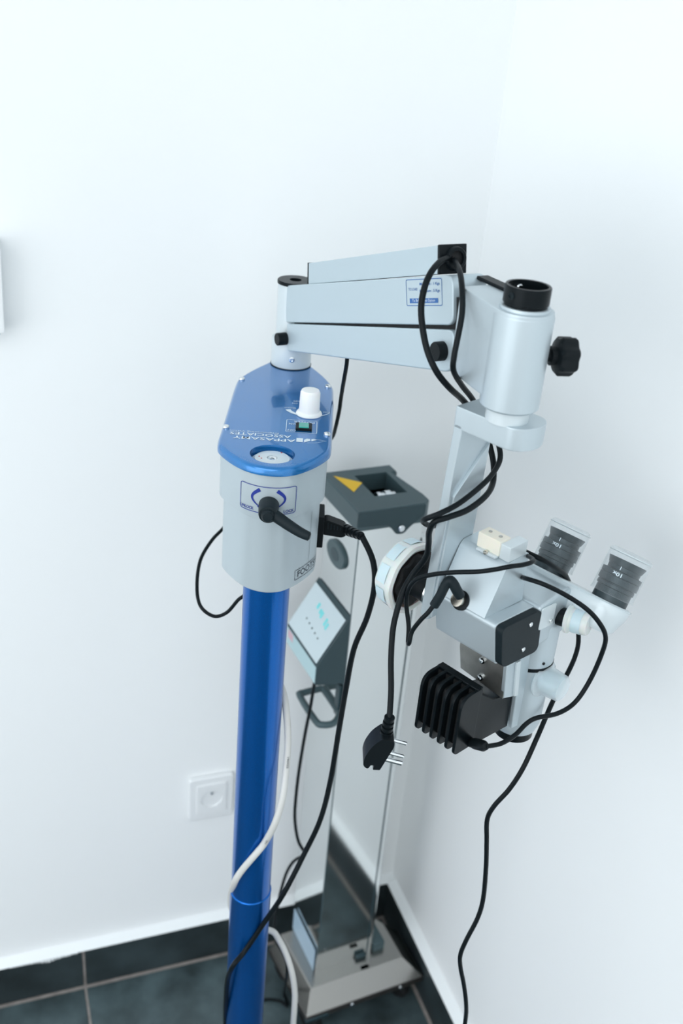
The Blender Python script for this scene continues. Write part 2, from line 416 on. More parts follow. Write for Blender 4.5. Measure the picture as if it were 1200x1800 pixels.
# console
con = add('console', xf(prism([(-0.0005, 0.884), (-0.0495, 0.8045), (-0.0495, 0.768), (-0.0005, 0.760)], -0.0015, 0.119, 0.0012, 1), XZ_Y), 'teal_dark', un, COL)
v1 = Vector((-0.0005, 0, 0.884)); v2 = Vector((-0.0495, 0, 0.8045)); dv = (v2-v1).normalized(); nn = Vector((dv.z, 0, -dv.x)); nn = nn if nn.x < 0 else -nn
CM = COL @ Matrix(((0, -dv.x, nn.x, v1.x), (-1, -dv.y, nn.y, 0.119), (0, -dv.z, nn.z, v1.z), (0, 0, 0, 1)))   # x along -Y, y up the slope
sl = (v2-v1).length
scr = add('display_panel', prism([(0.003, -sl+0.002), (0.1165, -sl+0.002), (0.1165, -0.010), (0.003, -0.010)], 0.0004, 0.0012), 'panel_white', con, CM)
seg = bmesh.new()
for (x, y, w, h) in ((0.040, -0.031, 0.007, 0.010), (0.052, -0.034, 0.008, 0.008), (0.060, -0.036, 0.006, 0.011), (0.077, -0.038, 0.006, 0.013), (0.085, -0.041, 0.006, 0.011)):
    seg = join(seg, flat([(x, y-h/2), (x+w, y-h/2), (x+w, y+h/2), (x, y+h/2)], 0.0014))
add('display_digits', seg, 'display_cyan', con, CM)
for k in range(5):
    add('button_mark', shift(disc(0.0016, 0, 0.0004, 12), 0.036+0.0125*k, -0.060-0.0012*k, 0.0012), 'teal_dark', con, CM)
add('front_strip', box(-0.0502, -0.0492, 0.001, 0.117, 0.7705, 0.8005), 'strip_blue', con, COL)
add('pink_mark', box(-0.0504, -0.0495, 0.092, 0.112, 0.784, 0.799), 'pink_print', con, COL)
# handle: closed ring lying level
hz = 0.700
hp = [(-0.004, 0.0695, hz), (-0.036, 0.068, hz), (-0.0445, 0.062, hz), (-0.0445, -0.002, hz), (-0.038, -0.0145, hz), (-0.020, -0.0165, hz), (-0.003, 0.0, hz), (-0.0015, 0.013, hz), (-0.0015, 0.062, hz)]
add('handle', tube(catmull(hp+[hp[0]], 3)[:-1], 0.0055, 10, smooth=False, closed=True), 'teal_grey', un, COL)
add('handle_bracket', box(-0.004, 0.0005, 0.005, 0.02, 0.69, 0.75, 0.001, 1), 'teal_dark', un, COL)
# base: flared steel plinth on a dark lip, castors below
bo = [(-0.040, -0.060), (0.199, -0.060), (0.199, 0.050), (0.150, 0.100), (-0.052, 0.100)]
bi = [(-0.022, -0.031), (0.165, -0.031), (0.165, 0.050), (0.140, 0.098), (-0.030, 0.098)]
bm = bmesh.new()
lo = [bm.verts.new((x, y, 0.066)) for x, y in bo]; hi = [bm.verts.new((x, y, 0.100)) for x, y in bi]
bm.faces.new(lo[::-1]); bm.faces.new(hi)
for k in range(5): bm.faces.new((lo[k-1], lo[k], hi[k], hi[k-1]))
add('base_plinth', bevel(fix(bm), 0.0015, 2), 'base_steel', un, COL)
add('base_lip', prism(inset(bo, -0.0006), 0.053, 0.0665, 0.001, 1), 'lip_steel', un, COL)
add('corner_pad', box(-0.041, 0.004, -0.062, -0.045, 0.050, 0.060, 0.002, 1), 'teal_dark', un, COL)
add('label_plate', box(-0.0042, -0.0026, 0.003, 0.103, 0.100, 0.152), 'label_sky_tint', un, COL)
add('rubber_stop', box(0.080, 0.100, -0.007, -0.001, 0.101, 0.111, 0.001, 1), 'teal_dark', un, COL)
add('rubber_stop', box(0.080, 0.098, -0.030, -0.020, 0.088, 0.100, 0.001, 1), 'teal_dark', un, COL)
add('side_rail', box(0.118, 0.142, 0.0, 0.090, 0.098, 0.118, 0.001, 1), 'teal_grey', un, COL)
for bx in (0.050, 0.150):
    add('bolt', disc(0.004, 0, 0.003, 14, 0.001), 'chrome', un, COL @ axes((bx, -0.0606, 0.060), (0, -1, 0)))
for cx, cy in ((-0.02, -0.035), (0.165, -0.030), (-0.025, 0.078), (0.135, 0.060)):
    c = add('castor', xf(lathe([(0, -0.011), (0.020, -0.011), (0.0255, -0.006), (0.0255, 0.006), (0.020, 0.011), (0, 0.011)], 24), axes((cx, cy, 0.0255), (1, 0.3, 0))), 'deep_black', un, COL)
    add('fork', box(cx-0.014, cx+0.014, cy-0.010, cy+0.010, 0.040, 0.056, 0.002, 1), 'deep_black', c, COL)

# ------------------------------------------------------------------ the operating microscope on its blue pole
ms = thing('operating_microscope', 'operating microscope with silver swing arm and blue control box on a blue pole', 'microscope', (0.272, 0.895, 0))
add('pole', lathe([(0, 0.03), (0.0268, 0.03), (0.0268, 0.6475), (0.0272, 0.648), (0.0260, 0.6488), (0.0256, 0.6495), (0.0256, 1.1285), (0, 1.1285)], 48), 'blue_paint', ms, BOX)
add('foot_disc', lathe([(0, 0.0), (0.135, 0.0), (0.14, 0.006), (0.13, 0.022), (0.05, 0.036), (0.032, 0.06), (0, 0.06)], 48), 'blue_paint', ms, BOX)
# control box
lid_o = chaikin([(0.003, -0.0355), (-0.019, -0.0315), (-0.037, -0.018), (-0.056, 0.0085), (-0.0605, 0.024), (-0.059, 0.06), (-0.0575, 0.12), (-0.0555, 0.205), (-0.053, 0.222), (-0.040, 0.252), (-0.020, 0.287), (-0.008, 0.306), (0.0075, 0.314), (0.023, 0.306), (0.035, 0.285), (0.053, 0.247), (0.0625, 0.218), (0.0635, 0.2), (0.0625, 0.12), (0.061, 0.06), (0.0605, 0.026), (0.056, 0.012), (0.042, -0.0105), (0.023, -0.0300)], 2)
LZ = 1.2763
up_o = inset(lid_o, 0.0035)
lo_o = [(x, y-0.0024*max(0.0, min(1.0, 1-y/0.02))*max(0.0, 1-abs(x)/0.05)) for x, y in inset(up_o, 0.0045)]
bm = bmesh.new(); rows = []
for q, z in ((inset(lo_o, 0.001), 1.126), (lo_o, 1.1275), (lo_o, 1.2135), (up_o, 1.2170), (up_o, 1.2672)):
    rows.append([bm.verts.new((p[0], p[1], z)) for p in q])
for r0, r1 in zip(rows, rows[1:]):
    for i in range(len(r0)): bm.faces.new((r0[i-1], r0[i], r1[i], r1[i-1]))
bm.faces.new(rows[0][::-1]); bm.faces.new(rows[-1])
add('box_housing', fix(bm), 'silver_paint', ms, BOX, sharp=50)
ringp = [(-0.001+0.0232*math.cos(2*math.pi*k/48), 0.0005+0.0232*math.sin(2*math.pi*k/48)) for k in range(48)]
lid = add('box_lid', loft(lid_o, [(1.2665, 0.0012), (1.2673, 0.0), (1.2715, 0.0), (1.2742, 0.0012), (1.2757, 0.0028), (LZ, 0.0050)], ringp, 1.2665), 'blue_lid', ms, BOX, sharp=45)
RB = BOX @ Matrix.Translation((-0.001, 0.0005, 0))
bear = add('pole_bearing', lathe([(0, 1.2667), (0.0215, 1.2667), (0.0215, 1.2690), (0.0185, 1.2692), (0.018, 1.2718), (0.0055, 1.2722), (0.0048, 1.2690), (0, 1.2690)], 48), 'pale_enamel', lid, RB)
add('bearing_nut', lathe([(0.0022, 1.2692), (0.0022, 1.2712), (0.0046, 1.2716), (0.0046, 1.2692)], 24), 'chrome', lid, RB)
for x, y in ((-0.0135, 0.0015), (-0.011, -0.003), (0.009, 0.014)):
    add('red_dot', shift(disc(0.0008, 1.2718, 1.2724, 8), x, y), 'red_print', lid, RB)
scr_prof = [(0.0036, 0), (0.0038, 0.0008), (0.0034, 0.0022), (0.002, 0.003), (0, 0.0032)]
s0 = None
for x, y in ((-0.0485, 0.213), (0.0562, 0.208), (-0.0540, 0.0615), (0.0552, 0.0600)):
    M = BOX @ Matrix.Translation((x, y, LZ))
    if s0 is None: s0 = add('lid_screw', lathe(scr_prof, 18), 'chrome', lid, M)
    else: twin(s0, lid, M)
KM = BOX @ Matrix.Translation((0.0347, 0.1155, LZ))
kb = add('dimmer_knob', lathe([(0, 0.0), (0.0142, 0.0), (0.0149, 0.0010), (0.0140, 0.0032), (0.0122, 0.0046), (0.0116, 0.0075), (0.0111, 0.0268), (0.0098, 0.0292), (0, 0.0297)], 48, 18, 0.008, (5, 6)), 'knob_white', ms, KM)
SWX, SWY = 0.0297, 0.0750
sw = add('power_switch', loft(round_poly([(SWX-0.0090, SWY-0.0090), (SWX+0.0090, SWY-0.0090), (SWX+0.0090, SWY+0.0090), (SWX-0.0090, SWY+0.0090)], 0.001, 2), [(LZ-0.001, 0), (LZ+0.002, 0), (LZ+0.0026, 0.0006)]), 'black_plastic', ms, BOX)
add('rocker', box(SWX-0.0055, SWX+0.0055, SWY-0.0066, SWY+0.0066, LZ+0.002, LZ+0.0036, 0.0006, 1), 'switch_green', sw, BOX)
# white print on the lid (reads from the far side)
ROT = Matrix.Rotation(math.pi, 4, 'Z'); PZ = LZ+0.0002
def lid_text(s, x, y, w, h, bold=0.0):
    add('lettering', text(s, w, h, bold), 'print_white', lid, BOX @ Matrix.Translation((x, y, PZ)) @ ROT)
lid_text('APPASAMY', -0.0115, 0.0372, 0.0665, 0.0072, 0.012)
lid_text('ASSOCIATES', -0.0160, 0.0474, 0.0655, 0.0072, 0.012)
lid_text('Empowering Vision', -0.0232, 0.0545, 0.0520, 0.0040)
lid_text('POWER', SWX, 0.0905, 0.0230, 0.0048)
lid_text('ON', 0.0170, 0.0838, 0.0075, 0.0042)
lid_text('OFF', 0.0163, 0.0662, 0.0100, 0.0042)
lid_text('BRIGHT', 0.0128, 0.1310, 0.0130, 0.0032)
lid_text('DIM', 0.0548, 0.1250, 0.0070, 0.0030)
lid_text('OFF', 0.0195, 0.153, 0.0075, 0.0036)
lid_text('ON', 0.0180, 0.146, 0.0060, 0.0036)
add('switch_frame', ribbon(round_poly([(0.0105, 0.0610), (0.0440, 0.0610), (0.0440, 0.0955), (0.0105, 0.0955)], 0.0015, 3), 0.0006, True, PZ), 'print_white', lid, BOX)
arc = [(0.0347+0.0255*math.cos(a), 0.1330+0.0235*math.sin(a)) for a in [math.radians(198+k*(338-198)/24) for k in range(25)]]
add('dimmer_arc', ribbon(arc, lambda t: 0.0050*(1-t)**1.3+0.0008, False, PZ), 'print_white', lid, BOX)
lg = join(flat([(0.0225, 0.0355), (0.0295, 0.0355), (0.0295, 0.0455), (0.0225, 0.0455)], PZ),
          flat([(0.0308, 0.0350), (0.0372, 0.0405), (0.0372, 0.0455), (0.0335, 0.0455), (0.0308, 0.0420)], PZ),
          flat([(0.0385, 0.0395), (0.0445, 0.0440), (0.0385, 0.0455)], PZ),
          ribbon([(0.0340, 0.0345), (0.0420, 0.0350), (0.0475, 0.0385), (0.0545, 0.0425), (0.0475, 0.0440), (0.0400, 0.0462)], 0.0004, False, PZ))
add('logo', lg, 'print_white', lid, BOX)
# print wrapped round the housing
def wrapper(outline, off):
    q = inset(outline, -off)
    st = min(range(len(q)), key=lambda i: (q[i][1], abs(q[i][0])))
    q = q[st:]+q[:st]; N = len(q)
    cum = [0.0]
    for i in range(N): cum.append(cum[-1]+(Vector(q[(i+1) % N])-Vector(q[i])).length)
    tot = cum[-1]; x_mid = q[0][0]
    def f(s):
        s = (s-x_mid) % tot
        for i in range(N):
            if cum[i] <= s <= cum[i+1]:
                t = (s-cum[i])/max(1e-9, cum[i+1]-cum[i]); a = q[i]; b = q[(i+1) % N]
                return a[0]*(1-t)+b[0]*t, a[1]*(1-t)+b[1]*t
        return q[0]
    return f
WU = wrapper(up_o, 0.0005); WL = wrapper(lo_o, 0.0005)
def wrap(bm, f):
    long_e = [e for e in bm.edges if abs(e.verts[0].co.x-e.verts[1].co.x) > 0.0025]
    if long_e: bmesh.ops.subdivide_edges(bm, edges=long_e, cuts=6)
    for v in bm.verts:
        x, y = f(v.co.x); v.co = Vector((x, y, v.co.y))
    return fix(bm)
def dense(pts, n=8, closed=True):
    o = []
    for i in range(len(pts) if closed else len(pts)-1):
        a = pts[i]; b = pts[(i+1) % len(pts)]
        o += [(a[0]+(b[0]-a[0])*k/n, a[1]+(b[1]-a[1])*k/n) for k in range(n)]
    return o
hous = bpy.data.objects['box_housing']
zt, zb = 1.2530, 1.2225
fr_ = round_poly([(-0.0345, zb+0.001), (0.0285, zb), (0.0285, zt), (-0.0345, zt)], 0.003, 3)
add('lock_label', wrap(ribbon(dense(fr_, 14), 0.0007, True), WU), 'print_blue', hous, BOX)
for sgn, cx in ((-1, -0.012), (1, 0.008)):
    a = [(cx+sgn*(0.0085*math.sin(math.pi*t)-0.001), zt-0.0035-0.0195*t) for t in [k/14 for k in range(15)]]
    add('arrow', wrap(join(ribbon(a, lambda t: 0.0032*(1-t)+0.0009), flat([(a[-1][0]-sgn*0.0035, a[-1][1]-0.0035), (a[-1][0]+sgn*0.0022, a[-1][1]-0.0002), (a[-1][0]-sgn*0.0002, a[-1][1]+0.0032)])), WU), 'print_blue', hous, BOX)
add('lettering', wrap(shift(text('UNLOCK', 0.0165, 0.0034, 0.02), -0.0255, zb+0.0042), WU), 'print_blue', hous, BOX)
add('lettering', wrap(shift(text('LOCK', 0.0120, 0.0034, 0.02), 0.0205, zb+0.0032), WU), 'print_blue', hous, BOX)
add('lettering', wrap(shift(text('FOOTSWITCH', 0.072, 0.0078, 0.0), 0.0765, 1.1400), WL), 'print_black', hous, BOX)
add('footswitch_frame', wrap(ribbon(dense([(0.0360, 1.1340), (0.1150, 1.1340), (0.1150, 1.1460), (0.0360, 1.1460)], 30), 0.0006, True), WL), 'print_black', hous, BOX)
add('side_seam', wrap(ribbon([(0.0600, 1.147+0.0090*k) for k in range(8)], 0.0004), WL), 'teal_grey', hous, BOX)
# clamp lever
lv = add('clamp_lever', lathe([(0, 0), (0.0100, 0), (0.0106, 0.002), (0.0098, 0.020), (0.0092, 0.023), (0.0068, 0.0235), (0.0066, 0.0262), (0.005, 0.0285), (0, 0.0292)], 32), 'graphite_plastic', ms, BOX @ axes((-0.001, -0.0275, 1.2325), (0, -1, -0.02)))
arm_p = [(-0.001, -0.0435, 1.2325), (0.008, -0.0475, 1.2290), (0.020, -0.0525, 1.2235), (0.031, -0.057, 1.2190), (0.0385, -0.0600, 1.2170), (0.0425, -0.0612, 1.2163)]
add('lever_arm', tube(arm_p, lambda t: 0.0068*(1-t)+0.0046*t if t < 0.96 else 0.0036, 12), 'graphite_plastic', lv, BOX)
# mains inlet on the right side
inl = add('mains_inlet', box(0.0500, 0.0595, 0.046, 0.080, 1.1430, 1.182, 0.0008, 1), 'black_plastic', ms, BOX)
# arm post
PM = Matrix.Translation((0.3696, 1.1608, 0))
add('post_collar', lathe([(0, LZ-0.002), (0.0255, LZ-0.002), (0.0255, 1.3105), (0.0245, 1.3118), (0, 1.3118)], 48), 'pale_enamel', ms, PM)
pt = add('arm_post', lathe([(0, 1.31), (0.0212, 1.31), (0.0212, 1.3805), (0, 1.3805)], 48), 'pale_enamel', ms, PM)
add('post_cap', lathe([(0.0075, 1.3775), (0.0075, 1.3848), (0.0215, 1.3848), (0.0223, 1.3838), (0.0223, 1.3806), (0.018, 1.3800)], 48), 'black_anodised', pt, PM)
add('post_bore', disc(0.0076, 1.3770, 1.3785, 24), 'deep_black', pt, PM)
ds = Vector((-0.27, -0.963, 0)).normalized()
ss = add('set_screw', lathe([(0.0034, 0), (0.0034, 0.0015), (0.0020, 0.0018), (0.0018, 0.0006), (0, 0.0006)], 20), 'chrome', bpy.data.objects['post_collar'], axes(Vector((0.3696, 1.1608, 1.2905))+ds*0.0250, ds))
add('collar_gap', lathe([(0.0256, LZ+0.0002), (0.0262, LZ+0.0002), (0.0262, LZ+0.0012), (0.0256, LZ+0.0012)], 40), 'deep_black', bpy.data.objects['post_collar'], PM)
# swing arm
ub = add('upper_arm_cover', xf(prism(round_poly([(0.0080, 1.3805), (0.0140, 1.3362), (0.3640, 1.4395), (0.3535, 1.4837)], [0.006, 0.003, 0.010, 0.013], 5), -0.017, 0.021, 0.0022, 3), XZ_Y), 'arm_paint', ms, ARM)
add('lower_arm_cover', xf(prism(round_poly([(0.0200, 1.3363), (0.0255, 1.3035), (0.3740, 1.3975), (0.3690, 1.4368)], [0.002, 0.003, 0.012, 0.010], 5), -0.0185, 0.021, 0.0018, 3), XZ_Y), 'arm_paint', ms, ARM)
add('inner_link', xf(prism([(0.03, 1.325), (0.03, 1.365), (0.385, 1.472), (0.385, 1.408)], -0.013, 0.016, 0), XZ_Y), 'deep_black', ms, ARM)
dk = add('cable_duct', xf(prism([(0.0555, 1.4195), (0.0585, 1.3955), (0.3215, 1.4755), (0.3160, 1.5010)], -0.012, 0.0180, 0.0008, 2), XZ_Y), 'arm_paint', ms, ARM)
add('duct_end_strip', xf(prism([(0.0535, 1.4195), (0.0562, 1.3950), (0.0588, 1.3958), (0.0560, 1.4200)], -0.0122, 0.0182, 0), XZ_Y), 'black_plastic', dk, ARM)
de = add('duct_end_plate', xf(prism([(0.3160, 1.5015), (0.3215, 1.4750), (0.3250, 1.4760), (0.3195, 1.5025)], -0.0122, 0.0185, 0.0006, 1), XZ_Y), 'black_plastic', dk, ARM)
ga = ARM @ axes((0.3215, 0.0055, 1.4895), (0.978, 0, 0.208))
add('grommet', lathe([(0.0072, 0.0), (0.0072, 0.0045), (0.0100, 0.0045), (0.0112, 0.0030), (0.0115, 0.0)], 32), 'rubber_black', dk, ga)
add('duct_hole', disc(0.0075, 0.0005, 0.0016, 24), 'deep_black', dk, ga)
# load label on the arm
bx_ = Vector((0.0603, 0.0176)).normalized()
LM = ARM @ Matrix(((bx_.x, -bx_.y, 0, 0.31005), (0, 0, -1, -0.0173), (bx_.y, bx_.x, 0, 1.4554), (0, 0, 0, 1)))
LWd, LHt = 0.0625, 0.0245
add('label_frame', ribbon(round_poly([(-LWd/2, -LHt/2), (LWd/2, -LHt/2), (LWd/2, LHt/2), (-LWd/2, LHt/2)], 0.002, 3), 0.0007, True), 'print_mid_blue', ub, LM)
add('label_bar', flat([(-0.0255, -0.0100), (0.0245, -0.0100), (0.0245, -0.0055), (-0.0255, -0.0055)]), 'print_mid_blue', ub, LM)
add('lettering', shift(text('To Balance Set Option', 0.040, 0.0034), -0.0005, -0.0078, 0.0001), 'print_white', ub, LM)
add('lettering', shift(text('TO LOAD', 0.0165, 0.0026), -0.0190, 0.0032), 'print_mid_blue', ub, LM)
add('lettering', shift(text('Minimum : 1 Kgs', 0.0345, 0.0034, 0.01), 0.0105, 0.0075), 'print_mid_blue', ub, LM)
add('lettering', shift(text('Maximum : 5 Kgs', 0.0345, 0.0034, 0.01), 0.0105, 0.0010), 'print_mid_blue', ub, LM)
pk = [(0, 0), (0.0085, 0), (0.0085, 0.0105), (0.0078, 0.0115), (0, 0.0115)]
add('pivot_cap', lathe([(0, 0), (0.0078, 0), (0.0078, 0.0118), (0.0072, 0.0125), (0, 0.0125)], 28), 'black_plastic', ms, ARM @ axes((0.0200, -0.0185, 1.3175), (0, -1, 0)))
add('pivot_cap', lathe([(0, 0), (0.0092, 0), (0.0092, 0.0085), (0.0086, 0.0094), (0, 0.0094)], 28), 'black_plastic', ms, ARM @ axes((0.3555, -0.0183, 1.4125), (0, -1, 0)))
# head casting and clamp cylinder
cc = (0.4438, -0.0028)
def circ(cx, cy, r, a0, a1, n): return [(cx+r*math.cos(math.radians(a0+(a1-a0)*k/n)), cy+r*math.sin(math.radians(a0+(a1-a0)*k/n))) for k in range(n+1)]
cast_o = [(0.3705, 0.0230), (0.3705, -0.0190)]+circ(cc[0], cc[1], 0.0256, -100, 100, 24)
add('head_casting', prism(cast_o, 1.3985, 1.4780, 0.0022, 2), 'silver_satin', ms, ARM)
add('casting_cover', box(0.352, 0.430, 0.0105, 0.0235, 1.4775, 1.4810, 0.0008, 1), 'black_plastic', ms, ARM)
CYM = ARM @ Matrix.Translation((cc[0], cc[1], 0))
cy = add('clamp_cylinder', lathe([(0, 1.3900), (0.0244, 1.3900), (0.0263, 1.3920), (0.0263, 1.4730), (0.0250, 1.4750), (0.0222, 1.4757), (0.0215, 1.4805), (0, 1.4805)], 56), 'silver_satin', ms, CYM)
col_ = add('locking_collar', lathe([(0.0178, 1.4795), (0.0186, 1.4800), (0.0186, 1.4825), (0.0198, 1.4830), (0.0198, 1.4968), (0.0191, 1.4978), (0.0170, 1.4978), (0.0165, 1.4970), (0.0165, 1.4825), (0, 1.4825)], 56), 'black_anodised', ms, CYM)
dh = Vector((-0.86, -0.40, 0)).normalized()
add('pin_hole', lathe([(0.0030, 0), (0.0030, 0.0010), (0.0021, 0.0010), (0.0021, 0.0002), (0, 0.0002)], 16), 'graphite_plastic', col_, CYM @ Matrix.Translation((0, 0, 0)) @ axes((0.0197*0.20, -0.0197*0.98, 1.4905), (0.20, -0.98, 0)))
cw_ = CYM.to_translation()
kd = Vector((0.982, -0.187, 0))
stem = add('clamp_knob', lathe([(0, -0.004), (0.0052, -0.004), (0.0052, 0.0035), (0.0085, 0.0040), (0.0085, 0.0085), (0.0105, 0.0090), (0.0150, 0.0100), (0.0165, 0.0125), (0.0165, 0.0235), (0.0150, 0.0258), (0, 0.0262)], 72, 7, 0.075, (7, 8, 9)), 'black_plastic', ms, axes(Vector((cw_.x, cw_.y, 1.4370))+kd*0.0255, kd))
add('neck_ring', lathe([(0, 1.3770), (0.0195, 1.3770), (0.0195, 1.3905), (0, 1.3905)], 48), 'pale_enamel', ms, CYM)
add('collar_glint', disc(0.0030, 0, 0.0030, 16, 0.0008), 'chrome', col_, CYM @ axes((-0.0162, 0.0030, 1.4915), (1, -0.2, 0)))  # small chrome disc added for the bright highlight inside the collar
# cranked bracket with its leg
br_o = [(-0.0460, 0.0240), (-0.0460, -0.0230), (0.0170, -0.0230), (0.0250, -0.0165), (0.0300, -0.0040), (0.0300, 0.0080), (0.0250, 0.0195), (0.0170, 0.0240)]
add('bracket_arm', prism(round_poly(br_o, [0.002, 0.002, 0.006, 0.008, 0.008, 0.008, 0.008, 0.006], 4), 1.3565, 1.3782, 0.0016, 2), 'silver_satin', ms, SC)
lg_p = [(-0.0452, 1.3620), (-0.0545, 1.1500), (-0.0500, 1.1440), (-0.0430, 1.1470), (-0.0385, 1.2550), (-0.0385, 1.3100), (-0.0355, 1.3580), (-0.0355, 1.3620)]
leg = add('bracket_leg', xf(prism(lg_p, -0.0230, 0.0240, 0.0016, 2), XZ_Y), 'silver_satin', ms, SC)
rib = [(-0.0215, 1.150), (0.0225, 1.150), (0.0225, 1.335), (-0.0190, 1.288)]
bm = bmesh.new()
def leg_h(z): return -0.0355-(1.358-z)*0.0330
a = [bm.verts.new((leg_h(z)-0.002, e, z)) for e, z in rib]; b = [bm.verts.new((leg_h(z)+0.0022, e, z)) for e, z in rib]
bm.faces.new(a); bm.faces.new(b)
for k in range(4): bm.faces.new((a[k-1], a[k], b[k], b[k-1]))
add('leg_web', bevel(fix(bm), 0.001, 2), 'silver_satin', leg, SC)
# tilt hub, lobed tilt knob and its translucent cover
HM = SC @ axes((-0.056, 0.0, 1.1660), (-1, 0, 0))
hb = add('tilt_hub', lathe([(0, -0.003), (0.0170, -0.003), (0.0170, 0.036), (0, 0.036)], 40), 'black_plastic', ms, HM)
add('hub_ring', lathe([(0.0172, -0.0025), (0.0195, -0.0025), (0.0200, 0.0015), (0.0172, 0.0030)], 40), 'chrome', hb, HM)
tk = add('tilt_knob', lathe([(0, 0.026), (0.0275, 0.026), (0.0300, 0.028), (0.0300, 0.044), (0, 0.044)], 80, 9, 0.055, (1, 2, 3)), 'deep_black', ms, HM)
cov = add('tilt_knob_cover', lathe([(0.0330, 0.029), (0.0360, 0.0275), (0.0395, 0.0290), (0.0398, 0.033), (0.0380, 0.036), (0.0370, 0.050), (0.0345, 0.0535), (0.0, 0.0540), (0.0, 0.0510), (0.0320, 0.0510), (0.0340, 0.048), (0.0340, 0.034), (0.0330, 0.029)], 72, 9, 0.012), 'silicone', ms, HM)
for k in range(9):
    t = 2*math.pi*(k+0.5)/9
    bm = bmesh.new(); gr = []
    for j in range(5):
        tt = t+(j-2)*0.13; gr.append((bm.verts.new((0.0386*math.cos(tt), 0.0386*math.sin(tt), 0.0375)), bm.verts.new((0.0379*math.cos(tt), 0.0379*math.sin(tt), 0.0495))))
    for p, q in zip(gr, gr[1:]): bm.faces.new((p[0], q[0], q[1], p[1]))
    add('grip', fix(bm), 'silicone_blue', cov, HM)
# optics housing
prof = [(-0.0210, 1.1815), (0.0470, 1.1780), (0.0540, 1.1235), (-0.0090, 1.1290)]
oh = add('optics_housing', xf(prism(round_poly(prof, [0.007, 0.007, 0.009, 0.007], 5), -0.0420, 0.0345, 0.0008, 1), YZ_X), 'silver_satin', ms, SC)
add('raised_housing', xf(prism(round_poly([(-0.0205, 1.1810), (0.0030, 1.2300), (0.0080, 1.2340), (0.0370, 1.2350), (0.0410, 1.1790)], [0.001, 0.004, 0.002, 0.002, 0.001], 4), -0.0370, 0.0210, 0.0014, 2), YZ_X), 'silver_satin', ms, SC)
ec = add('end_cap', xf(prism(round_poly(inset(prof, 0.0004), [0.010, 0.010, 0.011, 0.009], 6), 0.0345, 0.0430, 0.0012, 2), YZ_X), 'graphite_plastic', ms, SC)
for e_, z_ in ((0.0280, 1.1670), (0.0230, 1.1395)):
    add('cap_screw', lathe(scr_prof, 16), 'chrome', ec, SC @ axes((0.0428, e_, z_), (1, 0, 0)) @ Matrix.Scale(0.75, 4))
tm = add('terminal_block', box(-0.0180, 0.0090, 0.0035, 0.0200, 1.2360, 1.2520, 0.0010, 2), 'ivory_plastic', ms, SC)
for hh in (-0.0105, 0.0020):
    add('terminal_hole', shift(disc(0.0019, 1.2518, 1.2526, 12), hh, 0.0125), 'mill_steel', tm, SC)
add('terminal_foot', box(-0.0160, 0.0080, 0.0, 0.0235, 1.2335, 1.2365, 0.0008, 1), 'pale_enamel', tm, SC)
add('terminal_screw', lathe(scr_prof, 14), 'brass_nickel', tm, SC @ axes((-0.004, 0.0005, 1.2355), (0, -0.4, 1)) @ Matrix.Scale(0.7, 4))
add('terminal_cover', box(0.0085, 0.0205, 0.0050, 0.0330, 1.2340, 1.2500, 0.0012, 2), 'pale_enamel', ms, SC)
# lamp socket on the sloping face
sn = Vector((0, -0.902, 0.433)).normalized()
skt = add('lamp_socket', lathe([(0, -0.004), (0.0100, -0.004), (0.0100, 0.0012), (0.0085, 0.0020), (0, 0.0020)], 28), 'black_plastic', ms, SC @ axes((-0.0105, -0.0182, 1.1852), sn))
# steel carrier plate below
cp = add('carrier_plate', xf(prism([(-0.0300, 1.1350), (-0.0300, 1.1030), (-0.0245, 1.0780), (0.0330, 1.0725), (0.0330, 1.1350)], 0.0200, 0.0240, 0.0004, 1), XZ_Y), 'mill_steel', ms, SC)
for h_, z_ in ((0.0015, 1.1035), (0.0030, 1.0830)):
    add('socket_screw', lathe([(0.0036, 0), (0.0036, 0.0022), (0.0020, 0.0024), (0.0018, 0.0008), (0, 0.0008)], 18), 'chrome', cp, SC @ axes((h_, 0.0200, z_), (0, -1, 0)))
add('rail_clamp', xf(prism([(0.0160, 1.1160), (0.0560, 1.1150), (0.0660, 1.0165), (0.0480, 1.0195), (0.0445, 1.0650), (0.0210, 1.0730)], 0.0290, 0.0335, 0.0006, 1), YZ_X), 'silver_satin', ms, SC)
add('rail_strip', xf(prism([(0.0300, 1.1150), (0.0370, 1.1150), (0.0440, 1.0670), (0.0370, 1.0690)], 0.0333, 0.0360, 0.0005, 1), YZ_X), 'pale_enamel', ms, SC)
add('lamp_arm', xf(prism([(-0.0180, 1.0960), (0.0100, 1.0750), (0.0450, 1.0660), (0.0470, 1.0200), (-0.0140, 1.0265)], -0.0080, 0.0288, 0.0010, 1), YZ_X), 'black_anodised', ms, SC)
# finned lamp house
lh = add('lamp_house', xf(prism([(-0.0240, 1.1035), (-0.0150, 1.1035), (-0.0120, 1.0300), (-0.0240, 1.0330)], -0.0230, 0.0310, 0.0008, 1), YZ_X), 'black_anodised', ms, SC)
fin_o = round_poly([(-0.0180, 1.1030), (-0.0480, 1.1030), (-0.0485, 1.0330), (-0.0180, 1.0320)], [0.001, 0.016, 0.007, 0.001], 6)
f0 = None
for k in range(6):
    M = SC @ Matrix.Translation((0.0280-0.0101*k, 0, 0))
    if f0 is None: f0 = add('cooling_fin', xf(prism(fin_o, 0, 0.0036, 0.0009, 2), YZ_X), 'black_anodised', lh, M)
    else: twin(f0, lh, M)
add('fin_core', xf(prism(inset(fin_o, 0.008), -0.0220, 0.0300), YZ_X), 'deep_black', lh, SC)
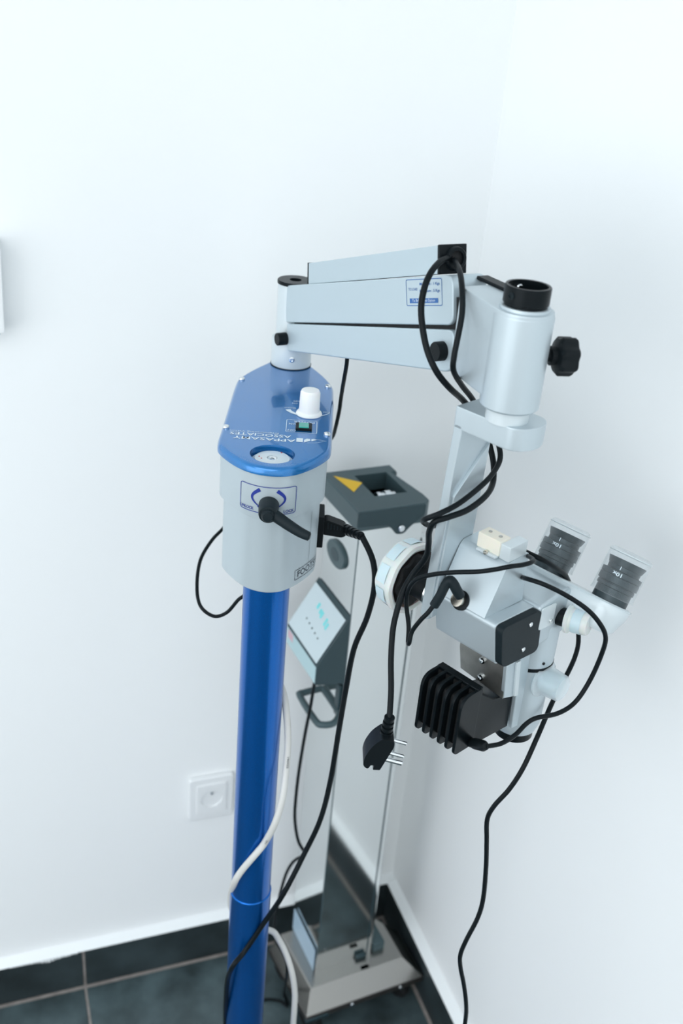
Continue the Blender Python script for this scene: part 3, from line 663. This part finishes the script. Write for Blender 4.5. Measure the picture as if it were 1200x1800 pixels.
# optical body (magnification drum) and binocular head
PD = SC @ Matrix.Translation((0.0170, 0.0800, 0))
pod = add('optical_body', lathe([(0, 0.9990), (0.0210, 0.9990), (0.0235, 1.0010), (0.0270, 1.0120), (0.0272, 1.0890), (0.0260, 1.0895), (0.0260, 1.0930), (0.0272, 1.0935), (0.0272, 1.1420), (0.0255, 1.1460), (0, 1.1460)], 56), 'silver_satin', ms, PD)
add('body_ring', lathe([(0.0262, 1.0893), (0.0276, 1.0893), (0.0276, 1.0932), (0.0262, 1.0932)], 56), 'rubber_black', pod, PD)
add('objective', lathe([(0, 0.9900), (0.0160, 0.9900), (0.0190, 0.9880), (0.0215, 0.9900), (0.0215, 1.0005), (0, 1.0005)], 48), 'black_anodised', pod, PD)
K2 = SC @ axes((0.0420, 0.0800, 1.0750), (1, 0, 0.04))
mk = add('magnification_knob', lathe([(0, 0), (0.0130, 0), (0.0130, 0.018), (0, 0.018)], 32), 'silicone_blue', ms, K2)
add('knob_cover', lathe([(0.0150, -0.002), (0.0205, -0.002), (0.0207, 0.000), (0.0175, 0.0020), (0.0160, 0.0050), (0.0145, 0.0215), (0.0130, 0.0235), (0, 0.0238)], 48), 'frosted_plastic', mk, K2)
add('hole', disc(0.0016, 0, 0.0008, 12), 'deep_black', pod, SC @ axes((0.0425, 0.0705, 1.1000), (1, -0.35, 0)))
K3 = SC @ axes((0.0380, 0.0850, 1.1520), (1, 0.20, 0.10))
ek = add('filter_knob', lathe([(0, -0.006), (0.0098, -0.006), (0.0098, 0.013), (0.0105, 0.0135), (0.0105, 0.015), (0, 0.015)], 32), 'black_plastic', ms, K3)
add('knob_cover', lathe([(0, 0.012), (0.0150, 0.012), (0.0152, 0.0145), (0.0125, 0.016), (0.0118, 0.0330), (0.0105, 0.0350), (0, 0.0352)], 40), 'silicone', ek, K3)
add('grip', lathe([(0.0127, 0.0190), (0.0124, 0.0290)], 40), 'silicone_blue', ek, K3)
hd = add('prism_housing', xf(prism(round_poly([(0.0400, 1.1300), (0.1000, 1.1300), (0.1150, 1.1600), (0.0950, 1.1850), (0.0430, 1.1800)], [0.006, 0.008, 0.012, 0.012, 0.006], 4), -0.0280, 0.0420, 0.0030, 3), YZ_X), 'silver_satin', ms, SC)
add('housing_plate', xf(prism(round_poly([(0.0450, 1.1520), (0.0700, 1.1500), (0.0700, 1.1760), (0.0450, 1.1780)], 0.003, 3), 0.0420, 0.0436, 0.0004, 1), YZ_X), 'pale_enamel', hd, SC)
add('plate_screw', lathe(scr_prof, 14), 'chrome', hd, SC @ axes((0.0434, 0.0640, 1.1570), (1, 0, 0)) @ Matrix.Scale(0.6, 4))
t_ = Vector((0, 0.507, 0.862)); v_ = Vector((0, 0.862, -0.507))
EB = Vector((0.0356, 0.1200, 1.1720))
BM = SC @ Matrix(((1, v_.x, t_.x, EB.x), (0, v_.y, t_.y, EB.y), (0, v_.z, t_.z, EB.z), (0, 0, 0, 1)))   # x = h, y = v, z = eyepiece axis
S = 0.0368
stad = circ(S, 0, 0.0245, -90, 90, 16)+circ(-S, 0, 0.0245, 90, 270, 16)
if BM.to_3x3().determinant() < 0: pass
bh = add('binocular_head', loft(stad, [(-0.030, 0.010), (-0.026, 0.0065), (-0.010, 0.0008), (-0.0040, 0.0), (-0.0005, 0.0002), (0.0012, 0.0022)]), 'pale_enamel', ms, BM)
add('head_lip', loft(stad, [(-0.0015, -0.0010), (0.0002, -0.0010)]), 'clear_plastic', bh, BM)
tb = add('binocular_tube', xf(lathe([(0, -0.045), (0.0205, -0.045), (0.0205, -0.012), (0.0195, -0.011), (0.0195, -0.008), (0, -0.008)], 44), Matrix.Translation((-0.026, -0.004, 0))), 'silver_satin', ms, BM)
ep_prof = [(0, 0.0), (0.0185, 0.0), (0.0185, 0.0135), (0.0198, 0.0140), (0.0198, 0.0175), (0.0192, 0.0178), (0.0192, 0.0188), (0.0210, 0.0192), (0.0210, 0.0260), (0.0204, 0.0263), (0.0204, 0.0268), (0.0210, 0.0271), (0.0210, 0.0320), (0.0172, 0.0325), (0.0172, 0.0372), (0.0178, 0.0376), (0.0200, 0.0440), (0.0196, 0.0446), (0.0150, 0.0446), (0.0120, 0.0420), (0, 0.0420)]
cov_prof = [(0.0236, 0.0065), (0.0229, 0.0072), (0.0226, 0.0100), (0.0224, 0.0500), (0.0215, 0.0530), (0.0190, 0.0545), (0, 0.0550)]
ep0 = ec0 = lt0 = None
for sx, nm in ((-S, 'far'), (S, 'near')):
    M = BM @ Matrix.Translation((sx, 0, 0.0012))
    if ep0 is None:
        ep0 = add('eyepiece', lathe(ep_prof, 56), 'eyepiece_black', ms, M, sharp=25)
        parts = [(add('dust_cover', lathe(cov_prof, 48), 'clear_plastic', ep0, M), I4)]
        rim = tube([(0.0226*math.cos(2*math.pi*k/40), 0.0226*math.sin(2*math.pi*k/40), 0.0505) for k in range(40)], 0.0006, 6, smooth=False, closed=True)
        parts.append((add('cover_rim', rim, 'pale_enamel', ep0, M), I4))
        # 10x mark and index line on the camera side of the barrel
        ang = math.radians(-80)
        def barrel(bm, r):
            for v in bm.verts:
                a = ang+v.co.x/r; v.co = Vector((r*math.cos(a), r*math.sin(a), v.co.y))
            return bm
        lt = shift(xf(text('10x', 0.0100, 0.0040, 0.02), Matrix.Rotation(math.pi, 4, 'Z')), 0, 0.0288)
        parts.append((add('lettering', barrel(lt, 0.02125), 'print_white', ep0, M), I4))
        parts.append((add('index_line', barrel(ribbon([(0.0, 0.0335), (0.0, 0.0385)], 0.0008), 0.0176), 'print_white', ep0, M), I4))
    else:
        ep = twin(ep0, ms, M)
        for p, _ in parts: twin(p, ep, M)
# loading lamp plug on the fin pack belongs to the cable below

# ------------------------------------------------------------------ cables
CABLE_PATHS = {
  'power': [(0.3718, 0.8767, 1.1789), (0.3824, 0.8649, 1.1543), (0.3853, 0.8592, 1.1244), (0.3815, 0.8614, 1.0821), (0.3711, 0.8652, 1.0382), (0.3681, 0.8696, 0.9787), (0.3626, 0.8653, 0.9236), (0.3566, 0.8617, 0.8478), (0.3462, 0.8572, 0.7889), (0.3291, 0.8578, 0.7344), (0.3024, 0.8526, 0.6737), (0.2821, 0.8650, 0.6113), (0.2594, 0.8659, 0.5662), (0.2424, 0.8580, 0.5540), (0.2399, 0.8745, 0.5058), (0.2422, 0.8873, 0.4435), (0.2456, 0.8981, 0.3784), (0.2503, 0.9028, 0.2379), (0.2350, 0.8550, 0.2000), (0.2250, 0.8200, 0.0600), (0.2000, 0.7400, 0.0060), (0.1200, 0.6200, 0.0040)],
  'white': [(0.2967, 0.9180, 0.9718), (0.3004, 0.8999, 0.9637), (0.3022, 0.8878, 0.9431), (0.3038, 0.8790, 0.9068), (0.3015, 0.8713, 0.8696), (0.2947, 0.8569, 0.8390), (0.2860, 0.8527, 0.8036), (0.2781, 0.8639, 0.7615), (0.2684, 0.8635, 0.7470), (0.2607, 0.8654, 0.7335), (0.2517, 0.8706, 0.7127), (0.2452, 0.8771, 0.6885), (0.2494, 0.9090, 0.6287), (0.2551, 0.9238, 0.5833), (0.2731, 0.9412, 0.5295), (0.2968, 0.9401, 0.5117), (0.3178, 0.9308, 0.5099), (0.3259, 0.9220, 0.4999), (0.3341, 0.9089, 0.4821), (0.3419, 0.9006, 0.4510), (0.3481, 0.8986, 0.4082), (0.3500, 0.8997, 0.3680), (0.3529, 0.9048, 0.3142), (0.3594, 0.9045, 0.1877), (0.3850, 0.8600, 0.1600), (0.3950, 0.8400, 0.0500), (0.4000, 0.7800, 0.0060), (0.4200, 0.6600, 0.0050)],
  'loop': [(0.3020, 1.0958, 1.1300), (0.2887, 1.0971, 1.1120), (0.2716, 1.0894, 1.0878), (0.2503, 1.0694, 1.0803), (0.2310, 1.0456, 1.0674), (0.2207, 1.0157, 1.0498), (0.2207, 0.9949, 1.0343), (0.2345, 0.9841, 1.0246), (0.2497, 0.9808, 1.0295), (0.2617, 0.9751, 1.0494), (0.2702, 0.9716, 1.0601), (0.2777, 0.9437, 1.1050), (0.2894, 0.9472, 1.1300)],
  'armdrop': [(0.3856, 1.0047, 1.3424), (0.3875, 1.0086, 1.3289), (0.3929, 1.0273, 1.3012), (0.4015, 1.0544, 1.2690), (0.4049, 1.0656, 1.2481), (0.4091, 1.0841, 1.2189), (0.4137, 1.1055, 1.1954), (0.4117, 1.1246, 1.1780), (0.4047, 1.1354, 1.1720)],
  'device': [(0.4341, 1.1501, 0.7684), (0.4304, 1.1442, 0.7551), (0.4268, 1.1411, 0.7254), (0.4188, 1.1330, 0.6834), (0.4086, 1.1188, 0.6291), (0.4024, 1.1073, 0.5823), (0.4003, 1.0985, 0.5433), (0.4050, 1.0880, 0.5060), (0.4187, 1.0890, 0.4740), (0.4183, 1.1023, 0.4541), (0.4120, 1.1230, 0.4216), (0.4045, 1.1316, 0.3883), (0.3952, 1.1269, 0.3517), (0.3910, 1.1246, 0.3228), (0.3842, 1.1138, 0.2985), (0.3758, 1.0806, 0.2983), (0.3848, 1.0673, 0.2807), (0.3924, 1.0612, 0.2534), (0.3961, 1.0672, 0.2015), (0.4330, 1.1742, 0.0200), (0.4356, 1.1570, 0.0040), (0.4250, 1.1703, 0.0035), (0.4031, 1.1803, 0.0035), (0.3706, 1.1833, 0.0035)],
  'armleft': [(0.4283, 0.8569, 1.4874), (0.4142, 0.8402, 1.4911), (0.3998, 0.8272, 1.4901), (0.3874, 0.8164, 1.4837), (0.3796, 0.8094, 1.4721), (0.3752, 0.8022, 1.4560), (0.3749, 0.7923, 1.4380), (0.3775, 0.7814, 1.4203), (0.3850, 0.7730, 1.4041), (0.4010, 0.7757, 1.3876), (0.4267, 0.7964, 1.3669), (0.4463, 0.8019, 1.3472), (0.4598, 0.7975, 1.3271), (0.4644, 0.7953, 1.3155), (0.4661, 0.7865, 1.3009), (0.4593, 0.7702, 1.2886), (0.4421, 0.7507, 1.2849), (0.4161, 0.7345, 1.2810), (0.3942, 0.7294, 1.2780), (0.3818, 0.7316, 1.2732), (0.3822, 0.7408, 1.2573), (0.3887, 0.7512, 1.2372), (0.3911, 0.7580, 1.2184), (0.3834, 0.7661, 1.1950), (0.3729, 0.7614, 1.1792), (0.3654, 0.7544, 1.1612), (0.3599, 0.7466, 1.1434), (0.3559, 0.7342, 1.1182), (0.3533, 0.7199, 1.0907), (0.3492, 0.7072, 1.0651)],
  'armright': [(0.4291, 0.8555, 1.4856), (0.4181, 0.8318, 1.4895), (0.4098, 0.8036, 1.4874), (0.4035, 0.7821, 1.4769), (0.4008, 0.7711, 1.4596), (0.3958, 0.7630, 1.4416), (0.3919, 0.7578, 1.4252), (0.3947, 0.7603, 1.4099), (0.4143, 0.7771, 1.3886), (0.4332, 0.7898, 1.3704), (0.4539, 0.7979, 1.3454), (0.4665, 0.7944, 1.3262), (0.4701, 0.7893, 1.3196), (0.4681, 0.7789, 1.3104), (0.4577, 0.7672, 1.3037), (0.4392, 0.7528, 1.2975), (0.4074, 0.7360, 1.2883), (0.3844, 0.7297, 1.2824), (0.3752, 0.7355, 1.2754), (0.3775, 0.7474, 1.2659), (0.3868, 0.7566, 1.2564), (0.4063, 0.7773, 1.2420), (0.4184, 0.7801, 1.2450), (0.4321, 0.7743, 1.2320)],
  'thin': [(0.3934, 0.7291, 1.1835), (0.3866, 0.7287, 1.1735), (0.3812, 0.7315, 1.1638), (0.3762, 0.7366, 1.1477), (0.3744, 0.7360, 1.1347), (0.3772, 0.7444, 1.1299), (0.3791, 0.7515, 1.1441), (0.3769, 0.7584, 1.1658), (0.3759, 0.7565, 1.1832), (0.3784, 0.7472, 1.2010), (0.3878, 0.7328, 1.2143), (0.4017, 0.7154, 1.2255), (0.4170, 0.7012, 1.2327), (0.4308, 0.6929, 1.2384), (0.4421, 0.6876, 1.2432), (0.4551, 0.6866, 1.2441), (0.4647, 0.6888, 1.2441), (0.4724, 0.6963, 1.2413), (0.4776, 0.7096, 1.2362), (0.4866, 0.7356, 1.2241), (0.4926, 0.7576, 1.2135)],
  'right': [(0.4832, 0.7354, 1.1996), (0.4786, 0.7180, 1.2086), (0.4738, 0.7008, 1.2177), (0.4822, 0.6864, 1.2196), (0.5028, 0.6790, 1.2100), (0.5238, 0.6695, 1.1970), (0.5373, 0.6626, 1.1832), (0.5474, 0.6612, 1.1661), (0.5507, 0.6649, 1.1426), (0.5455, 0.6667, 1.1094), (0.5323, 0.6649, 1.0860), (0.5126, 0.6622, 1.0781), (0.4899, 0.6637, 1.0755), (0.4797, 0.6644, 1.0696), (0.4657, 0.6596, 1.0619), (0.4471, 0.6536, 1.0598), (0.4291, 0.6519, 1.0614)],
  'long': [(0.5013, 0.7765, 1.2100), (0.4992, 0.7559, 1.2151), (0.5004, 0.7446, 1.2174), (0.5097, 0.7337, 1.2153), (0.5355, 0.7431, 1.1960), (0.5590, 0.7584, 1.1750), (0.6021, 0.7957, 1.1203), (0.6090, 0.7865, 1.0869), (0.6026, 0.7705, 1.0754), (0.5923, 0.7576, 1.0667), (0.5784, 0.7455, 1.0568), (0.5695, 0.7415, 1.0433), (0.5474, 0.7215, 1.0354), (0.5193, 0.6966, 1.0143), (0.5036, 0.6873, 0.9864), (0.4926, 0.6882, 0.9585), (0.4800, 0.6916, 0.9339), (0.4761, 0.6936, 0.9130), (0.4779, 0.6894, 0.8852), (0.4835, 0.6890, 0.8448), (0.4860, 0.6856, 0.7970), (0.4821, 0.6832, 0.7683), (0.4723, 0.6820, 0.7375), (0.4679, 0.6820, 0.7126), (0.4707, 0.6810, 0.6911), (0.4767, 0.6758, 0.6642), (0.4812, 0.6695, 0.6345), (0.4859, 0.6703, 0.5957), (0.4900, 0.6680, 0.4800), (0.4880, 0.6600, 0.3000), (0.4780, 0.6400, 0.1200), (0.4550, 0.5900, 0.0200), (0.4200, 0.5000, 0.0035), (0.3600, 0.3600, 0.0035)],
  'elbow': [(0.4129, 0.7187, 1.1959), (0.4082, 0.7185, 1.2031), (0.4052, 0.7204, 1.2087), (0.4015, 0.7226, 1.2123), (0.3988, 0.7241, 1.2066), (0.3954, 0.7250, 1.1949), (0.3917, 0.7277, 1.1820)],
}

def cable_thing(name, label, key, r, m, cat='cable', sub_=6):
    o = add(name, tube(CABLE_PATHS[key], r, 10, sub_), m)
    return tag(o, label, cat)
def ribs(p0, p1, r0, r1, n):
    d = (Vector(p1)-Vector(p0)); L = d.length; prof = [(0, 0)]
    for k in range(n):
        a = L*k/n; b = L*(k+0.62)/n; c = L*(k+0.64)/n; e = L*(k+0.98)/n
        R = r0+(r1-r0)*(k+0.5)/n
        prof += [(R, a), (R, b), (R*0.72, c), (R*0.72, e)]
    prof.append((0, L))
    return xf(lathe(prof, 18), axes(p0, d))
# mains cord plugged into the control box
pc = thing('power_cord', 'thick black power cord plugged into the right side of the control box', 'cable', tuple(CABLE_PATHS['power'][0]))
add('cord', tube(CABLE_PATHS['power'], 0.0034, 12), 'rubber_black', pc)
def BP(x, y, z): return BOX @ Vector((x, y, z))
plug_o = [(0.0590, 1.1560), (0.0590, 1.1735), (0.0640, 1.1745), (0.0800, 1.1690), (0.0850, 1.1660), (0.0850, 1.1555), (0.0800, 1.1535)]
pg = add('plug', xf(prism(round_poly(plug_o, 0.002, 3), 0.0540, 0.0690, 0.002, 2), XZ_Y), 'black_plastic', pc, BOX)
for k in range(5):
    add('grip_rib', box(0.0635+0.0036*k, 0.0650+0.0036*k, 0.0532, 0.0545, 1.1640-0.0003*k, 1.1715-0.0012*k, 0.0003, 1), 'graphite_plastic', pg, BOX)
add('strain_relief', ribs(BP(0.0840, 0.0615, 1.1610), CABLE_PATHS['power'][0], 0.0068, 0.0046, 5), 'rubber_black', pc)
wc = cable_thing('white_cable', 'white cable spiralling round the lower blue pole', 'white', 0.0043, 'cable_white')
wp = [Vector(p) for p in CABLE_PATHS['white']]
for i0, tt, s_, w_ in ((3, 0.75, '190X02', 0.015), (6, 0.85, '2X1', 0.008)):
    p = wp[i0].lerp(wp[i0+1], tt); tg = (wp[i0+1]-wp[i0]).normalized(); vw = (Vector((0, 0, 1.7))-p); vw = (vw-tg*vw.dot(tg)).normalized(); sd = vw.cross(tg)
    tm_ = text(s_, w_, 0.0026)
    for v in tm_.verts:
        a_ = v.co.y/0.0044+0.35; v.co = Vector((v.co.x, 0.0046*math.sin(a_), 0.0046*math.cos(a_)))
    MW = Matrix(((tg.x, sd.x, vw.x, p.x), (tg.y, sd.y, vw.y, p.y), (tg.z, sd.z, vw.z, p.z), (0, 0, 0, 1)))
    if i0 == 3: pass
    add('lettering', tm_, 'print_black', wc, MW)
cable_thing('loop_cable', 'thin black cable looping out left of the control box and back behind the pole', 'loop', 0.0022, 'rubber_black')
cable_thing('arm_cable', 'thin black cable hanging from the swing arm behind the control box', 'armdrop', 0.0024, 'rubber_black')
cable_thing('console_cable', 'thin black cable from the column console down to the floor behind the pole', 'device', 0.0026, 'rubber_black')
t3 = thing('plug_lead', 'left black lead from the arm duct, ending in a hanging three pin plug', 'cable', tuple(CABLE_PATHS['armleft'][-1]))
add('cord', tube(CABLE_PATHS['armleft'], 0.0030, 12), 'rubber_black', t3)
cable_thing('lamp_lead', 'right of two black leads leaving the arm duct, crossing before the bracket leg', 'armright', 0.0027, 'rubber_black')
# hanging three pin plug
PB = Vector(CABLE_PATHS['armleft'][-1])
Mx = Vector((0.92, -0.30, -0.26)).normalized()       # pins point this way
Mz = Vector((0.10, -0.05, 1.0)); Mz = (Mz-Mx*Mz.dot(Mx)).normalized(); My = Mz.cross(Mx)
PLM = Matrix(((Mx.x, My.x, Mz.x, PB.x+0.003), (Mx.y, My.y, Mz.y, PB.y), (Mx.z, My.z, Mz.z, PB.z), (0, 0, 0, 1)))
add('strain_relief', ribs(PB+Vector((0, 0, 0.004)), PLM @ Vector((0.001, 0, -0.021)), 0.0052, 0.0066, 4), 'rubber_black', t3)
pb = round_poly([(-0.0040, -0.0170), (0.0085, -0.0170), (0.0105, -0.0230), (0.0075, -0.0560), (0.0005, -0.0580), (0.0, -0.0520), (-0.0035, -0.0530), (-0.0045, -0.0590), (-0.0110, -0.0560), (-0.0130, -0.0440), (-0.0105, -0.0280)], [0.002, 0.002, 0.003, 0.001, 0.001, 0.001, 0.001, 0.003, 0.004, 0.007, 0.008], 4)
pl = add('plug', xf(prism(pb, -0.0120, 0.0120, 0.0025, 2), Matrix(((1, 0, 0, 0), (0, 0, 1, 0), (0, 1, 0, 0), (0, 0, 0, 1)))), 'black_plastic', t3, PLM)
for y_, z_, L_, r_ in ((0.0060, -0.0290, 0.0185, 0.0021), (-0.0050, -0.0370, 0.0175, 0.0021), (0.0, -0.0500, 0.0215, 0.0027)):
    add('pin', xf(lathe([(0, 0), (r_, 0), (r_, L_-0.001), (r_*0.7, L_), (0, L_)], 16), axes((0.009, y_, z_), (1, 0, 0))), 'chrome', t3, PLM)
# thin lead with right-angle connector on the sloping housing
tl = thing('connector_lead', 'thin black lead with right-angle connector on the sloping optics housing', 'cable', tuple(CABLE_PATHS['thin'][0]))
add('cord', tube(CABLE_PATHS['thin'], 0.0023, 10), 'rubber_black', tl)
EL = CABLE_PATHS['elbow']
add('connector', tube(EL, lambda t: 0.0052 if t < 0.5 else 0.0048, 14, 6), 'graphite_plastic', tl)
c0 = Vector(EL[0]); c1 = Vector(EL[1])
add('connector_ring', xf(lathe([(0, 0), (0.0068, 0), (0.0068, 0.008), (0, 0.008)], 24), axes(SC @ Vector((-0.0105, -0.0186, 1.1854)), SC.to_3x3() @ sn)), 'brass_nickel', tl)
# lead to the lamp house jack
rl = thing('lamp_jack_lead', 'black lead looping right past the knobs and back to the finned lamp house', 'cable', tuple(CABLE_PATHS['right'][-1]))
add('cord', tube(CABLE_PATHS['right'], 0.0024, 10), 'rubber_black', rl)
J0 = SC @ Vector((0.0316, -0.0220, 1.0370)); J1 = Vector(CABLE_PATHS['right'][-1])
add('jack', xf(lathe([(0, 0), (0.0050, 0), (0.0050, 0.30*(J1-J0).length), (0.0058, 0.32*(J1-J0).length), (0.0056, 0.85*(J1-J0).length), (0.0035, (J1-J0).length+0.001), (0, (J1-J0).length+0.001)], 20), axes(J0, J1-J0)), 'black_plastic', rl)
cable_thing('long_cable', 'long black cable hanging from the binocular head in a wavy line down the right wall', 'long', 0.0027, 'rubber_black')
